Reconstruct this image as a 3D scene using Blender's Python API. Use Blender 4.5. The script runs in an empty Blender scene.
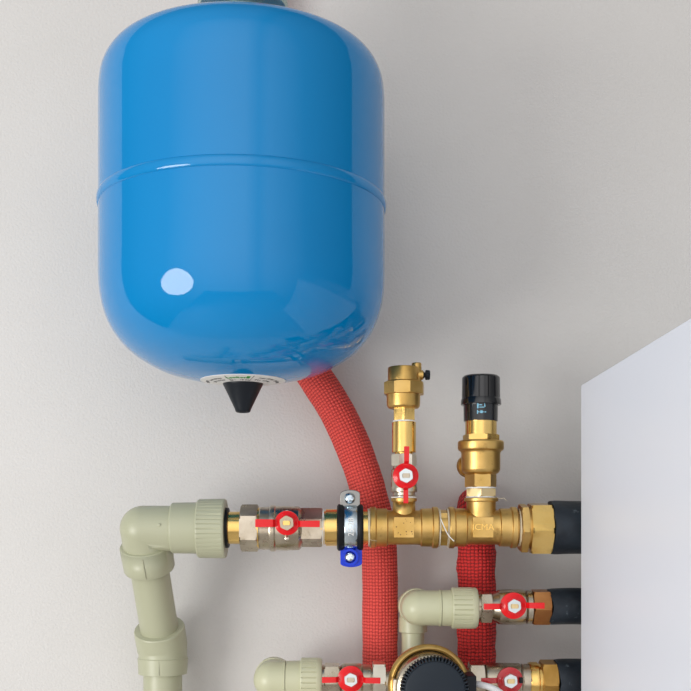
import bpy, bmesh, math, random
from mathutils import Vector, Matrix, noise

S = bpy.context.scene
C = S.collection
PI = math.pi

# ---------------------------------------------------------------- camera, light, exposure
EYE = 1.5            # eye height
D = 1.30             # camera distance from the wall (the wall is the plane y = 0)
F = 1080.0           # focal length in pixels of the 691 px frame
CX, CY = 345.5, 529.0

cam = bpy.data.cameras.new('camera')
cam.sensor_width = 36.0
cam.lens = 36.0 * F / 691.0
cam.shift_y = (CY - 345.5) / 691.0
cam.clip_start = 0.02
co = bpy.data.objects.new('camera', cam)
C.objects.link(co)
co.location = (0, -D, EYE)
co.rotation_euler = (PI / 2, 0, 0)
S.camera = co

S.view_settings.view_transform = 'Standard'
S.view_settings.look = 'None'
S.view_settings.exposure = -0.19
S.view_settings.gamma = 1.0
S.view_settings.use_curve_mapping = False

W = bpy.data.worlds.new('world')
S.world = W
W.use_nodes = True
wn, wl = W.node_tree.nodes, W.node_tree.links
wn.clear()
wo = wn.new('ShaderNodeOutputWorld')
bg = wn.new('ShaderNodeBackground')
tc = wn.new('ShaderNodeTexCoord')
sep = wn.new('ShaderNodeSeparateXYZ')
r1 = wn.new('ShaderNodeValToRGB')
r2 = wn.new('ShaderNodeValToRGB')
ax = wn.new('ShaderNodeMath'); ax.operation = 'MULTIPLY_ADD'; ax.inputs[1].default_value = .5; ax.inputs[2].default_value = .5
az = wn.new('ShaderNodeMath'); az.operation = 'MULTIPLY_ADD'; az.inputs[1].default_value = .5; az.inputs[2].default_value = .5
mx = wn.new('ShaderNodeMix'); mx.data_type = 'RGBA'; mx.blend_type = 'MULTIPLY'; mx.inputs[0].default_value = 1.0
wl.new(tc.outputs['Generated'], sep.inputs[0])
wl.new(sep.outputs['Z'], az.inputs[0]); wl.new(az.outputs[0], r1.inputs[0])
wl.new(sep.outputs['X'], ax.inputs[0]); wl.new(ax.outputs[0], r2.inputs[0])
e = r1.color_ramp.elements
e[0].position = 0.0; e[0].color = (.42, .40, .38, 1)
e[1].position = 1.0; e[1].color = (.95, .98, 1.0, 1)
m_ = r1.color_ramp.elements.new(.42); m_.color = (.62, .60, .59, 1)
m_ = r1.color_ramp.elements.new(.60); m_.color = (.72, .73, .75, 1)
e = r2.color_ramp.elements
e[0].position = 0.0; e[0].color = (1.15, 1.16, 1.18, 1)
e[1].position = 1.0; e[1].color = (.70, .68, .67, 1)
m_ = r2.color_ramp.elements.new(.56); m_.color = (.95, .95, .95, 1)
m_ = r2.color_ramp.elements.new(.64); m_.color = (.55, .55, .56, 1)
m_ = r2.color_ramp.elements.new(.70); m_.color = (.80, .79, .78, 1)
wl.new(r1.outputs[0], mx.inputs[6]); wl.new(r2.outputs[0], mx.inputs[7])
r3 = wn.new('ShaderNodeValToRGB')
ay_ = wn.new('ShaderNodeMath'); ay_.operation = 'MULTIPLY_ADD'; ay_.inputs[1].default_value = .5; ay_.inputs[2].default_value = .5
my = wn.new('ShaderNodeMix'); my.data_type = 'RGBA'; my.blend_type = 'MULTIPLY'; my.inputs[0].default_value = 1.0
wl.new(sep.outputs['Y'], ay_.inputs[0]); wl.new(ay_.outputs[0], r3.inputs[0])
e = r3.color_ramp.elements
e[0].position = 0.0; e[0].color = (3.1, 3.0, 2.92, 1)
e[1].position = .55; e[1].color = (.26, .26, .27, 1)
m_ = r3.color_ramp.elements.new(.22); m_.color = (.95, .94, .93, 1)
wl.new(mx.outputs[2], my.inputs[6]); wl.new(r3.outputs[0], my.inputs[7])
wl.new(my.outputs[2], bg.inputs[0])
bg.inputs[1].default_value = 0.86
wl.new(bg.outputs[0], wo.inputs[0])


def area(name, loc, target, sx, sy, power, color=(1, 1, 1), shape='RECTANGLE'):
    l = bpy.data.lights.new(name, 'AREA')
    l.shape = shape
    l.size = sx
    l.size_y = sy
    l.energy = power
    l.color = color
    o = bpy.data.objects.new(name, l)
    C.objects.link(o)
    o.location = loc
    o.rotation_euler = (Vector(target) - Vector(loc)).to_track_quat('-Z', 'Y').to_euler()
    return o


TA = Vector((-.1065, -.2, EYE + .33))           # middle of the tank
key = area('key_light', (TA.x - 1.60, TA.y - 1.50, EYE - .34), TA + Vector((0, 0, -.1)), 1.08, .98, 33, (1, .985, .955), 'ELLIPSE')

# ---------------------------------------------------------------- helpers


def P(px, py, y):
    """The world point at distance |y| in front of the wall that the photograph shows at (px, py)."""
    d = D + y
    return Vector(((px - CX) / F * d, y, EYE + (CY - py) / F * d))


def U(px, y):
    return px / F * (D + y)


def mesh_from(bm, name, mat, parent=None, sharp=32, bevel=0, smooth=True):
    bmesh.ops.recalc_face_normals(bm, faces=bm.faces[:])
    for f in bm.faces:
        f.smooth = smooth
    if smooth:
        a = math.radians(sharp)
        for ed in bm.edges:
            if len(ed.link_faces) == 2 and ed.calc_face_angle(0) > a:
                ed.smooth = False
    me = bpy.data.meshes.new(name)
    bm.to_mesh(me)
    bm.free()
    o = bpy.data.objects.new(name, me)
    me.materials.append(mat)
    C.objects.link(o)
    if parent:
        o.parent = parent
        o.matrix_parent_inverse = Matrix.Translation(-wloc(parent))
    if bevel:
        b = o.modifiers.new('bevel', 'BEVEL')
        b.width = bevel
        b.segments = 2
        b.limit_method = 'ANGLE'
        b.angle_limit = math.radians(25)
        b.harden_normals = False
    return o


def wloc(o):
    v = Vector(o.location)
    p = o.parent
    if p is not None and o.type == 'EMPTY':
        v = v + wloc(p)
    if o.type != 'EMPTY':
        return Vector((0, 0, 0)) if o.parent is None else Vector((0, 0, 0))
    return v


def thing(name, label, cat, loc, group=None):
    o = bpy.data.objects.new(name, None)
    o.empty_display_size = .02
    C.objects.link(o)
    o.location = loc
    o['label'] = label
    o['category'] = cat
    if group:
        o['group'] = group
    return o


def tag(o, label, cat, group=None):
    o['label'] = label
    o['category'] = cat
    if group:
        o['group'] = group
    return o


def frame(axis):
    a = Vector(axis).normalized()
    up = Vector((0, 0, 1)) if abs(a.z) < .9 else Vector((0, -1, 0))
    u = up.cross(a).normalized()
    v = a.cross(u).normalized()
    return a, u, v


def lathe(bm, prof, org, axis, n=64, rf=None, phase=0.0, caps=True):
    """Revolve [(t, r)...] about org + t*axis; rf(theta, t, r) may change the radius."""
    a, u, v = frame(axis)
    org = Vector(org)
    uvl = bm.loops.layers.uv.verify()
    rings = []
    for t, r in prof:
        ring = []
        for k in range(n):
            th = 2 * PI * k / n + phase
            rr = rf(th, t, r) if rf else r
            ring.append(bm.verts.new(org + a * t + (u * math.cos(th) + v * math.sin(th)) * rr))
        rings.append(ring)
    for i in range(len(rings) - 1):
        for k in range(n):
            f = bm.faces.new((rings[i][k], rings[i][(k + 1) % n], rings[i + 1][(k + 1) % n], rings[i + 1][k]))
            uu = (k / n, (k + 1) / n, (k + 1) / n, k / n)
            vv = (prof[i][0], prof[i][0], prof[i + 1][0], prof[i + 1][0])
            for l, a1, b1 in zip(f.loops, uu, vv):
                l[uvl].uv = (a1, b1)
    if caps:
        bm.faces.new(rings[0][::-1])
        bm.faces.new(rings[-1])
    return rings


def box(bm, lo, hi):
    vs = [bm.verts.new((x, y, z)) for x in (lo[0], hi[0]) for y in (lo[1], hi[1]) for z in (lo[2], hi[2])]
    for q in ((0, 1, 3, 2), (4, 6, 7, 5), (0, 4, 5, 1), (2, 3, 7, 6), (0, 2, 6, 4), (1, 5, 7, 3)):
        bm.faces.new([vs[i] for i in q])


def spline(pts, n):
    """Catmull-Rom through pts."""
    pts = [Vector(p) for p in pts]
    q = [pts[0] * 2 - pts[1]] + pts + [pts[-1] * 2 - pts[-2]]
    out = []
    for i in range(1, len(q) - 2):
        for k in range(n):
            t = k / n
            a, b, c, d = q[i - 1:i + 3]
            out.append(.5 * ((2 * b) + (c - a) * t + (2 * a - 5 * b + 4 * c - d) * t * t + (3 * b - a - 3 * c + d) * t ** 3))
    out.append(pts[-1])
    return out


def tube(bm, path, r, n=32, rf=None, caps=True):
    """Sweep a circle along a path; UV is (turn, metres along)."""
    uvl = bm.loops.layers.uv.verify()
    path = [Vector(p) for p in path]
    T = []
    for i in range(len(path)):
        a = path[max(0, i - 1)]
        b = path[min(len(path) - 1, i + 1)]
        T.append((b - a).normalized())
    ref = Vector((0, 1, 0))
    if abs(T[0].dot(ref)) > .9:
        ref = Vector((1, 0, 0))
    u = (ref - T[0] * ref.dot(T[0])).normalized()
    rings = []
    s = 0
    ss = []
    for i, p in enumerate(path):
        if i:
            s += (p - path[i - 1]).length
            u = (u - T[i] * u.dot(T[i])).normalized()
        v = T[i].cross(u)
        ring = []
        for k in range(n):
            th = 2 * PI * k / n
            rr = r(s) if callable(r) else r
            if rf:
                rr += rf(th, s)
            ring.append(bm.verts.new(p + (u * math.cos(th) + v * math.sin(th)) * rr))
        rings.append(ring)
        ss.append(s)
    for i in range(len(rings) - 1):
        for k in range(n):
            f = bm.faces.new((rings[i][k], rings[i][(k + 1) % n], rings[i + 1][(k + 1) % n], rings[i + 1][k]))
            for l, a1, b1 in zip(f.loops, (k / n, (k + 1) / n, (k + 1) / n, k / n), (ss[i], ss[i], ss[i + 1], ss[i + 1])):
                l[uvl].uv = (a1, b1)
    if caps:
        bm.faces.new(rings[0][::-1])
        bm.faces.new(rings[-1])


def hexprof(L, r, c=.08):
    return [(0, r * (1 - c)), (L * .10, r), (L * .90, r), (L, r * (1 - c))]


def hexagon(bm, org, axis, L, r, phase=0.0, n=6):
    """Chamfered hexagonal nut: r is the distance to a corner."""
    a = 2 * PI / n
    inr = r * math.cos(PI / n)

    def rf(th, t, rr):
        th = (th - phase) % a
        flat = inr / math.cos(th - a / 2)
        return min(flat, rr)
    k = 1.0
    c = min(L * .08, (r - inr) * .35)
    lathe(bm, [(0, inr * .96), (0, inr + (r - inr) * .5), (c, r), (L - c, r), (L, inr + (r - inr) * .5), (L, inr * .96)],
          org, axis, n * 10, rf, phase)


def union(bms):
    """Boolean union of closed bmeshes into one bmesh."""
    obs = []
    for b in bms:
        bmesh.ops.recalc_face_normals(b, faces=b.faces[:])
        me = bpy.data.meshes.new('tmp')
        b.to_mesh(me)
        b.free()
        o = bpy.data.objects.new('tmp', me)
        C.objects.link(o)
        obs.append(o)
    base = obs[0]
    for o in obs[1:]:
        m = base.modifiers.new('u', 'BOOLEAN')
        m.operation = 'UNION'
        m.solver = 'EXACT'
        m.object = o
    dg = bpy.context.evaluated_depsgraph_get()
    dg.update()
    me = bpy.data.meshes.new_from_object(base.evaluated_get(dg))
    out = bmesh.new()
    out.from_mesh(me)
    for o in obs:
        bpy.data.objects.remove(o)
    return out


def subtract(a, b):
    obs = []
    for x in (a, b):
        bmesh.ops.recalc_face_normals(x, faces=x.faces[:])
        me = bpy.data.meshes.new('tmp')
        x.to_mesh(me)
        x.free()
        o = bpy.data.objects.new('tmp', me)
        C.objects.link(o)
        obs.append(o)
    m = obs[0].modifiers.new('d', 'BOOLEAN')
    m.operation = 'DIFFERENCE'
    m.solver = 'EXACT'
    m.object = obs[1]
    dg = bpy.context.evaluated_depsgraph_get()
    dg.update()
    me = bpy.data.meshes.new_from_object(obs[0].evaluated_get(dg))
    out = bmesh.new()
    out.from_mesh(me)
    for o in obs:
        bpy.data.objects.remove(o)
    return out


def L_(prof, org, axis, n=64, rf=None, phase=0.0):
    b = bmesh.new()
    lathe(b, prof, org, axis, n, rf, phase)
    return b


def B_(lo, hi):
    b = bmesh.new()
    box(b, lo, hi)
    return b


def text_mesh(s, size, depth=.0003):
    cu = bpy.data.curves.new('txt', 'FONT')
    cu.body = s
    cu.size = size
    cu.extrude = depth
    cu.align_x = 'CENTER'
    cu.align_y = 'CENTER'
    cu.resolution_u = 3
    o = bpy.data.objects.new('txt', cu)
    C.objects.link(o)
    dg = bpy.context.evaluated_depsgraph_get()
    dg.update()
    me = bpy.data.meshes.new_from_object(o.evaluated_get(dg))
    bpy.data.objects.remove(o)
    b = bmesh.new()
    b.from_mesh(me)
    return b


def text_at(name, s, size, org, mat, parent, rot=0.0, depth=.0003, bend=None):
    """Raised lettering facing the camera side; bend = radius of the vertical round it is printed on."""
    b = text_mesh(s, size, depth)
    c, sn = math.cos(rot), math.sin(rot)
    org = Vector(org)
    for v in b.verts:
        x, y, z = v.co
        X, Z = x * c - y * sn, x * sn + y * c
        Y = -z
        if bend:
            Y += bend - math.sqrt(max(0, bend * bend - X * X))
        v.co = org + Vector((X, Y, Z))
    return mesh_from(b, name, mat, parent)


# ---------------------------------------------------------------- materials
def mat(name, color=(.5, .5, .5), rough=.5, metal=0.0, coat=0.0, coat_rough=.05, spec=.5):
    m = bpy.data.materials.new(name)
    m.use_nodes = True
    p = m.node_tree.nodes['Principled BSDF']
    p.inputs['Base Color'].default_value = (*color, 1)
    p.inputs['Roughness'].default_value = rough
    p.inputs['Metallic'].default_value = metal
    p.inputs['Coat Weight'].default_value = coat
    p.inputs['Coat Roughness'].default_value = coat_rough
    p.inputs['Specular IOR Level'].default_value = spec
    return m


def nodes(m):
    return m.node_tree.nodes, m.node_tree.links, m.node_tree.nodes['Principled BSDF']


def add_noise(m, c1, c2, scale=60, lo=.35, hi=.65, bump=0.0, bscale=400, bdist=.0005, detail=4, rough=None):
    n, l, p = nodes(m)
    t = n.new('ShaderNodeTexCoord')
    nz = n.new('ShaderNodeTexNoise')
    nz.inputs['Scale'].default_value = scale
    nz.inputs['Detail'].default_value = detail
    l.new(t.outputs['Object'], nz.inputs['Vector'])
    cr = n.new('ShaderNodeValToRGB')
    cr.color_ramp.elements[0].position = lo
    cr.color_ramp.elements[1].position = hi
    cr.color_ramp.elements[0].color = (*c1, 1)
    cr.color_ramp.elements[1].color = (*c2, 1)
    l.new(nz.outputs['Fac'], cr.inputs[0])
    l.new(cr.outputs[0], p.inputs['Base Color'])
    if rough:
        mr = n.new('ShaderNodeMapRange')
        mr.inputs[3].default_value = rough[0]
        mr.inputs[4].default_value = rough[1]
        l.new(nz.outputs['Fac'], mr.inputs[0])
        l.new(mr.outputs[0], p.inputs['Roughness'])
    if bump:
        nb = n.new('ShaderNodeTexNoise')
        nb.inputs['Scale'].default_value = bscale
        nb.inputs['Detail'].default_value = 2
        l.new(t.outputs['Object'], nb.inputs['Vector'])
        bp = n.new('ShaderNodeBump')
        bp.inputs['Strength'].default_value = bump
        bp.inputs['Distance'].default_value = bdist
        l.new(nb.outputs['Fac'], bp.inputs['Height'])
        l.new(bp.outputs[0], p.inputs['Normal'])
    return m


M = {}
M['wall'] = add_noise(mat('wall_paint', rough=.75, spec=.2), (.615, .607, .59), (.635, .626, .61), 6, bump=.5, bscale=330, bdist=.0012)
M['floor'] = add_noise(mat('floor_tile', rough=.5), (.66, .62, .59), (.70, .66, .63), 5)
M['blue'] = add_noise(mat('blue_enamel', rough=.5, coat=1.0, coat_rough=.03, spec=.0), (.0, .215, .53), (.0, .225, .55), 8)
M['blue'].node_tree.nodes['Principled BSDF'].inputs['Coat IOR'].default_value = 1.46
M['blue_dark'] = mat('blue_seam', (.0, .225, .55), .4, coat=1, coat_rough=.06, spec=0)
M['cap_black'] = mat('black_plastic', (.008, .011, .016), .42, spec=.25)
M['black_gloss'] = mat('black_gloss_plastic', (.005, .006, .008), .16, coat=.35)
M['rubber'] = mat('black_rubber', (.006, .007, .009), .5, spec=.25)
M['foam'] = add_noise(mat('black_foam', rough=.5, spec=.3), (.008, .012, .018), (.020, .028, .038), 45, bump=.25, bscale=120, bdist=.002)
M['sticker'] = mat('white_sticker', (.78, .78, .76), .5)
M['ink'] = mat('grey_ink', (.12, .12, .12), .6)
M['green_ink'] = mat('green_ink', (.02, .30, .03), .5)
M['ppr'] = add_noise(mat('green_plastic', rough=.38), (.415, .425, .295), (.435, .445, .312), 14, bump=.08, bscale=250)
M['ppr_pale'] = add_noise(mat('pale_green_plastic', rough=.36), (.52, .525, .35), (.545, .545, .375), 14, bump=.08, bscale=250)
M['brass'] = add_noise(mat('cast_brass', metal=1.0), (.56, .355, .105), (.70, .47, .17), 38, rough=(.30, .46), bump=.35, bscale=900, bdist=.0003)
M['brass_shiny'] = add_noise(mat('turned_brass', metal=1.0), (.78, .51, .15), (.84, .58, .20), 30, rough=(.16, .26))
M['brass_pale'] = add_noise(mat('pale_brass', metal=1.0), (.62, .47, .22), (.70, .55, .30), 30, rough=(.22, .34))
M['copper'] = add_noise(mat('bronze', metal=1.0), (.36, .145, .05), (.50, .23, .08), 38, rough=(.30, .42))
M['brass_dark'] = add_noise(mat('dull_brass', metal=1.0), (.45, .25, .06), (.58, .34, .10), 38, rough=(.30, .42))
M['nickel'] = add_noise(mat('nickel_plated_brass', metal=1.0), (.40, .345, .255), (.58, .52, .42), 45, rough=(.20, .36), bump=.22, bscale=700, bdist=.0003)
M['nickel_pale'] = add_noise(mat('pale_nickel', metal=1.0), (.70, .65, .54), (.82, .77, .66), 45, rough=(.25, .36))
M['zinc'] = add_noise(mat('zinc_steel', metal=1.0), (.50, .60, .68), (.70, .78, .82), 60, rough=(.14, .28))
M['steel_dull'] = mat('dull_steel', (.30, .30, .29), .38, 1.0)
M['nut'] = mat('zinc_nut', (.62, .68, .70), .28, 1.0)
M['red'] = mat('red_enamel', (.72, .006, .010), .3, coat=.25, spec=.3)
M['red_dark'] = mat('red_handle_paint', (.50, .010, .016), .30, coat=.6)
M['blue_plastic'] = mat('blue_plastic', (.002, .04, .60), .35, coat=.1, spec=.3)
M['hemp'] = mat('hemp_thread', (.62, .56, .42), .8)
M['white_tape'] = mat('sealing_tape', (.75, .75, .72), .6)
M['white_cable'] = mat('white_cable', (.72, .72, .73), .35)
M['cabinet'] = mat('white_lacquer', (.82, .855, .93), .38, coat=.0, spec=.35)
M['print'] = mat('pale_blue_print', (.22, .50, .66), .5)
M['glassy_green'] = mat('pale_green_zinc', (.45, .56, .52), .25, .7)


def scuffs(m, color, scale, lo, hi):
    n, l, p = nodes(m)
    src = p.inputs['Base Color'].links[0].from_socket
    nz = n.new('ShaderNodeTexNoise'); nz.inputs['Scale'].default_value = scale; nz.inputs['Detail'].default_value = 6; nz.inputs['Roughness'].default_value = .7
    t = n.new('ShaderNodeTexCoord'); l.new(t.outputs['Object'], nz.inputs['Vector'])
    mr = n.new('ShaderNodeMapRange'); mr.inputs[1].default_value = lo; mr.inputs[2].default_value = hi
    l.new(nz.outputs['Fac'], mr.inputs[0])
    mx_ = n.new('ShaderNodeMix'); mx_.data_type = 'RGBA'; mx_.inputs[7].default_value = (*color, 1)
    l.new(mr.outputs[0], mx_.inputs[0]); l.new(src, mx_.inputs[6]); l.new(mx_.outputs[2], p.inputs['Base Color'])


scuffs(M['foam'], (.20, .25, .28), 70, .62, .78)
scuffs(M['nickel'], (.20, .16, .11), 60, .58, .80)
scuffs(M['brass'], (.30, .16, .05), 75, .60, .80)


def knit(name, yarn, gap, nu, nv):
    """Ribbed knitted sleeve: rows of small loops, from the tube's own UV."""
    m = mat(name, yarn, .62, spec=.35)
    n, l, p = nodes(m)
    uv = n.new('ShaderNodeUVMap')
    sp = n.new('ShaderNodeSeparateXYZ')
    l.new(uv.outputs[0], sp.inputs[0])
    # small wobble so that rows are not ruled lines
    nz = n.new('ShaderNodeTexNoise'); nz.inputs['Scale'].default_value = 60; nz.inputs['Detail'].default_value = 2
    tco = n.new('ShaderNodeTexCoord')
    l.new(tco.outputs['Object'], nz.inputs['Vector'])

    def math_(op, a, b=None, c=None):
        q = n.new('ShaderNodeMath'); q.operation = op
        for i, x in enumerate((a, b, c)):
            if x is None:
                continue
            if isinstance(x, (int, float)):
                q.inputs[i].default_value = x
            else:
                l.new(x, q.inputs[i])
        return q.outputs[0]
    wob = math_('MULTIPLY_ADD', nz.outputs['Fac'], 2.6, -1.3)
    uu = math_('ADD', math_('MULTIPLY', sp.outputs['X'], 2 * PI * nu), wob)
    vv = math_('ADD', math_('MULTIPLY', sp.outputs['Y'], 2 * PI * nv), wob)
    half = math_('MULTIPLY', uu, .5)
    shift = math_('MULTIPLY', math_('SIGN', math_('SINE', half)), .35)
    su = math_('SINE', uu)
    sv = math_('SINE', math_('ADD', vv, shift))
    pu = math_('POWER', math_('ABSOLUTE', math_('SINE', half)), .8)
    sv2 = math_('MULTIPLY_ADD', sv, .5, .5)
    h = math_('MULTIPLY', pu, math_('MULTIPLY_ADD', sv2, .9, .1))
    cr = n.new('ShaderNodeValToRGB')
    cr.color_ramp.elements[0].position = .06; cr.color_ramp.elements[0].color = (*gap, 1)
    cr.color_ramp.elements[1].position = .36; cr.color_ramp.elements[1].color = (*yarn, 1)
    l.new(h, cr.inputs[0])
    l.new(cr.outputs[0], p.inputs['Base Color'])
    bp = n.new('ShaderNodeBump'); bp.inputs['Strength'].default_value = .85; bp.inputs['Distance'].default_value = .0017
    l.new(h, bp.inputs['Height'])
    l.new(bp.outputs[0], p.inputs['Normal'])
    return m


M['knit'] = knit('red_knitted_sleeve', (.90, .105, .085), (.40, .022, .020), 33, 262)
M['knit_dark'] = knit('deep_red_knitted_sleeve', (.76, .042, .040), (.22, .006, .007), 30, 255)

# ---------------------------------------------------------------- the setting
bm = bmesh.new()
box(bm, (-1.6, 0, 0), (1.6, .1, 2.9))
o = mesh_from(bm, 'wall_back', M['wall'])
o['kind'] = 'structure'

bm = bmesh.new()
box(bm, (-1.6, -3.2, -.1), (1.6, 0, 0))
o = mesh_from(bm, 'floor', M['floor'])
o['kind'] = 'structure'

# the white cabinet on the right, standing off the wall
YB = -.16
dB = D + YB
cx = (581 - CX) / F * dB
cz = EYE + (CY - 385) / F * dB
bm = bmesh.new()
box(bm, (cx, -.58, cz - .42), (cx + .44, YB, cz))
cab = mesh_from(bm, 'boiler_cabinet', M['cabinet'], bevel=.0012)
tag(cab, 'large plain white cabinet whose side panel hides the pipe ends', 'cabinet')
# two wall battens that carry it
bm = bmesh.new()
box(bm, (cx + .06, YB, cz - .10), (cx + .38, 0, cz - .05))
mesh_from(bm, 'mounting_rail', M['steel_dull'], cab)

# ---------------------------------------------------------------- expansion tank
YT = -.2
TX = 243.0


def tz(py):
    return P(TX, py, YT).z


def tr(px):
    return U(px, YT)


tp = P(TX, 0, YT)
axis_xy = Vector((tp.x, tp.y, 0))
tank = thing('expansion_tank', 'glossy blue cylindrical expansion tank hanging high on the white wall', 'tank', (tp.x, tp.y, tz(382)))

lower = [(0, 384.3), (20, 383.2), (42, 380.2), (60, 376.8), (80, 371), (100, 360.5), (113, 351), (124, 339), (132, 326), (137.5, 311), (140.5, 295),
         (141.5, 280), (141.6, 262), (141.6, 235), (141.5, 207)]
upper = [(141.5, 205), (141.5, 180), (141.5, 140), (141.5, 112), (141.2, 98), (139.5, 84), (134.5, 72), (126, 63), (112, 57), (90, 53), (60, 50.5), (30, 49), (0, 48.5)]


def smooth_profile(pts, n=5):
    q = spline([Vector((a, b, 0)) for a, b in pts], n)
    return [(tz(v.y), max(tr(v.x), .0004)) for v in q]


pl = smooth_profile(lower)
pu_ = smooth_profile(upper)
bm = bmesh.new()
lathe(bm, pl, axis_xy, (0, 0, 1), 128)
mesh_from(bm, 'lower_shell', M['blue'], tank, sharp=50)
bm = bmesh.new()
lathe(bm, pu_, axis_xy, (0, 0, 1), 128)
mesh_from(bm, 'upper_shell', M['blue'], tank, sharp=50)
bm = bmesh.new()
zs = tz(208)
prof = []
for k in range(13):
    a = PI * k / 12
    prof.append((zs - .0052 * math.cos(a), tr(141.3) + .0021 * math.sin(a)))
lathe(bm, [(zs - .0052, tr(135))] + prof + [(zs + .0052, tr(135))], axis_xy, (0, 0, 1), 128)
mesh_from(bm, 'seam_bead', M['blue_dark'], tank, sharp=50)


def dome_z(r):
    best = pl[0][0]
    for (z0, r0), (z1, r1_) in zip(pl, pl[1:]):
        if r0 <= r <= r1_:
            return z0 + (z1 - z0) * (r - r0) / max(1e-9, r1_ - r0)
    return best


# round label on the bottom dome
bm = bmesh.new()
prof = []
for k in range(13):
    r = tr(16 + 26.5 * k / 12)
    prof.append((dome_z(r) - .0006, r))
back = [(z + .0009, r) for z, r in prof[::-1]]
lathe(bm, prof + back + [prof[0]], axis_xy, (0, 0, 1), 96, caps=False)
lab = mesh_from(bm, 'round_label', M['sticker'], tank)
lab['label'] = 'round white printed sticker on the underside'


def dome_text(name, s, size, az0, r0, m, parent, inward=True):
    """Lettering laid on the bottom dome; az0 = 0 faces the camera."""
    b = text_mesh(s, size, .0001)
    for v in b.verts:
        x, y, z = v.co
        r = r0 + y
        a = az0 + x / r0
        v.co = Vector((tp.x + r * math.sin(a), tp.y - r * math.cos(a), dome_z(r) - .0009 - z))
    return mesh_from(b, name, m, parent)


def dome_patch(name, a0, a1, r0, r1_, m, parent, off=.0008):
    b = bmesh.new()
    N = 8
    v = [[b.verts.new((tp.x + r * math.sin(a0 + (a1 - a0) * k / N), tp.y - r * math.cos(a0 + (a1 - a0) * k / N), dome_z(r) - off))
          for k in range(N + 1)] for r in (r0, r1_)]
    w = [[b.verts.new(q.co + Vector((0, 0, .0003))) for q in row] for row in v]
    for k in range(N):
        b.faces.new((v[0][k], v[0][k + 1], v[1][k + 1], v[1][k]))
        b.faces.new((w[0][k], w[0][k + 1], w[1][k + 1], w[1][k]))
        b.faces.new((v[0][k], v[0][k + 1], w[0][k + 1], w[0][k]))
        b.faces.new((v[1][k], v[1][k + 1], w[1][k + 1], w[1][k]))
    for k in (0, N):
        b.faces.new((v[0][k], v[1][k], w[1][k], w[0][k]))
    return mesh_from(b, name, m, parent)


dome_text('label_lettering', 'LeoRess', .0068, -.08, tr(34), M['green_ink'], lab)
dome_patch('label_square', .20, .29, tr(31), tr(38), M['green_ink'], lab)
for a in (-.37, .37):
    dome_patch('label_rule', a - .008, a + .008, tr(22), tr(40), M['ink'], lab)
b0 = []
for a, rr, s in ((-.85, 34, 'max 10 bar'), (-.95, 28, '24 l  1,5 bar'), (-1.5, 35, '-10 +99 C'), (.85, 35, 'max 10 bar'), (.9, 28, '24 l  1,5 bar'),
                 (1.5, 34, 'EN 13831'), (-.02, 26, '24 l   10 bar')):
    dome_text('label_print', s, .0045, a, tr(rr), M['ink'], lab)

# black conical cap
zc = dome_z(0)
bm = bmesh.new()
lathe(bm, [(tz(379), tr(19)), (tz(382), tr(20)), (tz(384.8), tr(20)), (tz(386), tr(19.2)), (tz(409), tr(8.2)), (tz(411.5), tr(7.4)),
           (tz(412.5), tr(6.2)), (tz(412.5), tr(4)), (tz(411), tr(3.4))],
      axis_xy, (0, 0, 1), 64)
o = mesh_from(bm, 'valve_cap', M['cap_black'], tank, sharp=40)
o['label'] = 'black conical plastic cap'

# pale collar and water connection on top
bm = bmesh.new()
lathe(bm, [(tz(53), tr(24)), (tz(12), tr(22)), (tz(9), tr(43)), (tz(5), tr(45)), (tz(-14), tr(38)), (tz(-40), tr(31)), (tz(-60), tr(20)), (tz(-120), tr(20))],
      axis_xy, (0, 0, 1), 64)
mesh_from(bm, 'top_collar', M['glassy_green'], tank, sharp=50)
# steel straps that fix the shell to the wall
for zpy in (110, 300):
    bm = bmesh.new()
    zz = tz(zpy)
    box(bm, (tp.x - .034, YT + tr(139), zz - .012), (tp.x - .010, 0, zz + .012))
    mesh_from(bm, 'wall_bracket', M['steel_dull'], tank)

# ---------------------------------------------------------------- red sleeved hoses


def crinkle(amp, f1, f2):
    def rf(th, s):
        v = noise.noise(Vector((math.cos(th) * 1.2, math.sin(th) * 1.2, s * f1)))
        w = noise.noise(Vector((math.cos(th) * 3, math.sin(th) * 3, s * f2 + 7)))
        return amp * (v + .5 * w)
    return rf


YH = -.046
pts = [P(380, 860, YH), P(380, 760, YH), P(380, 700, YH), P(380, 640, YH), P(380, 585, YH), P(378, 535, YH), P(368, 490, YH), P(354.5, 450, -.044),
       P(337, 412, -.040), P(315, 377, -.034), P(293.5, 343, -.029), P(277, 300, -.0265), P(272, 240, -.0262), P(267, 150, -.0262), P(264, 60, -.0262), P(264, -20, -.0262), P(264, -120, -.0262), P(264, -260, -.0262)]
hose = bmesh.new()
tube(hose, spline(pts, 14), .0206, 48, crinkle(.0006, 30, 90))
h = mesh_from(hose, 'red_hose', M['knit'], sharp=80)
tag(h, 'coral red knitted insulated hose curving down from behind the blue tank', 'hose', 'red knitted hoses')

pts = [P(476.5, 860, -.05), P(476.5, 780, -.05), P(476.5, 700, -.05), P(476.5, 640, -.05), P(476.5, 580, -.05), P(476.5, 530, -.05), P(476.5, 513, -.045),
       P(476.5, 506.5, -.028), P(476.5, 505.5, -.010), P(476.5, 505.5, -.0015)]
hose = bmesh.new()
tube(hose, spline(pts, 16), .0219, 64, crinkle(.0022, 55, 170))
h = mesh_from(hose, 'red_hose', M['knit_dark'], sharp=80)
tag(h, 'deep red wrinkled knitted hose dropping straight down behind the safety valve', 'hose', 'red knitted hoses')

# ---------------------------------------------------------------- fittings: shared builders
YM = -.12
K = U(1, YM)          # metres per photo pixel at the manifold
X_ = Vector((1, 0, 0))
Z_ = Vector((0, 0, 1))


def hx(px):
    return (px - CX) * K


def hz(py):
    return EYE + (CY - py) * K


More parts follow.
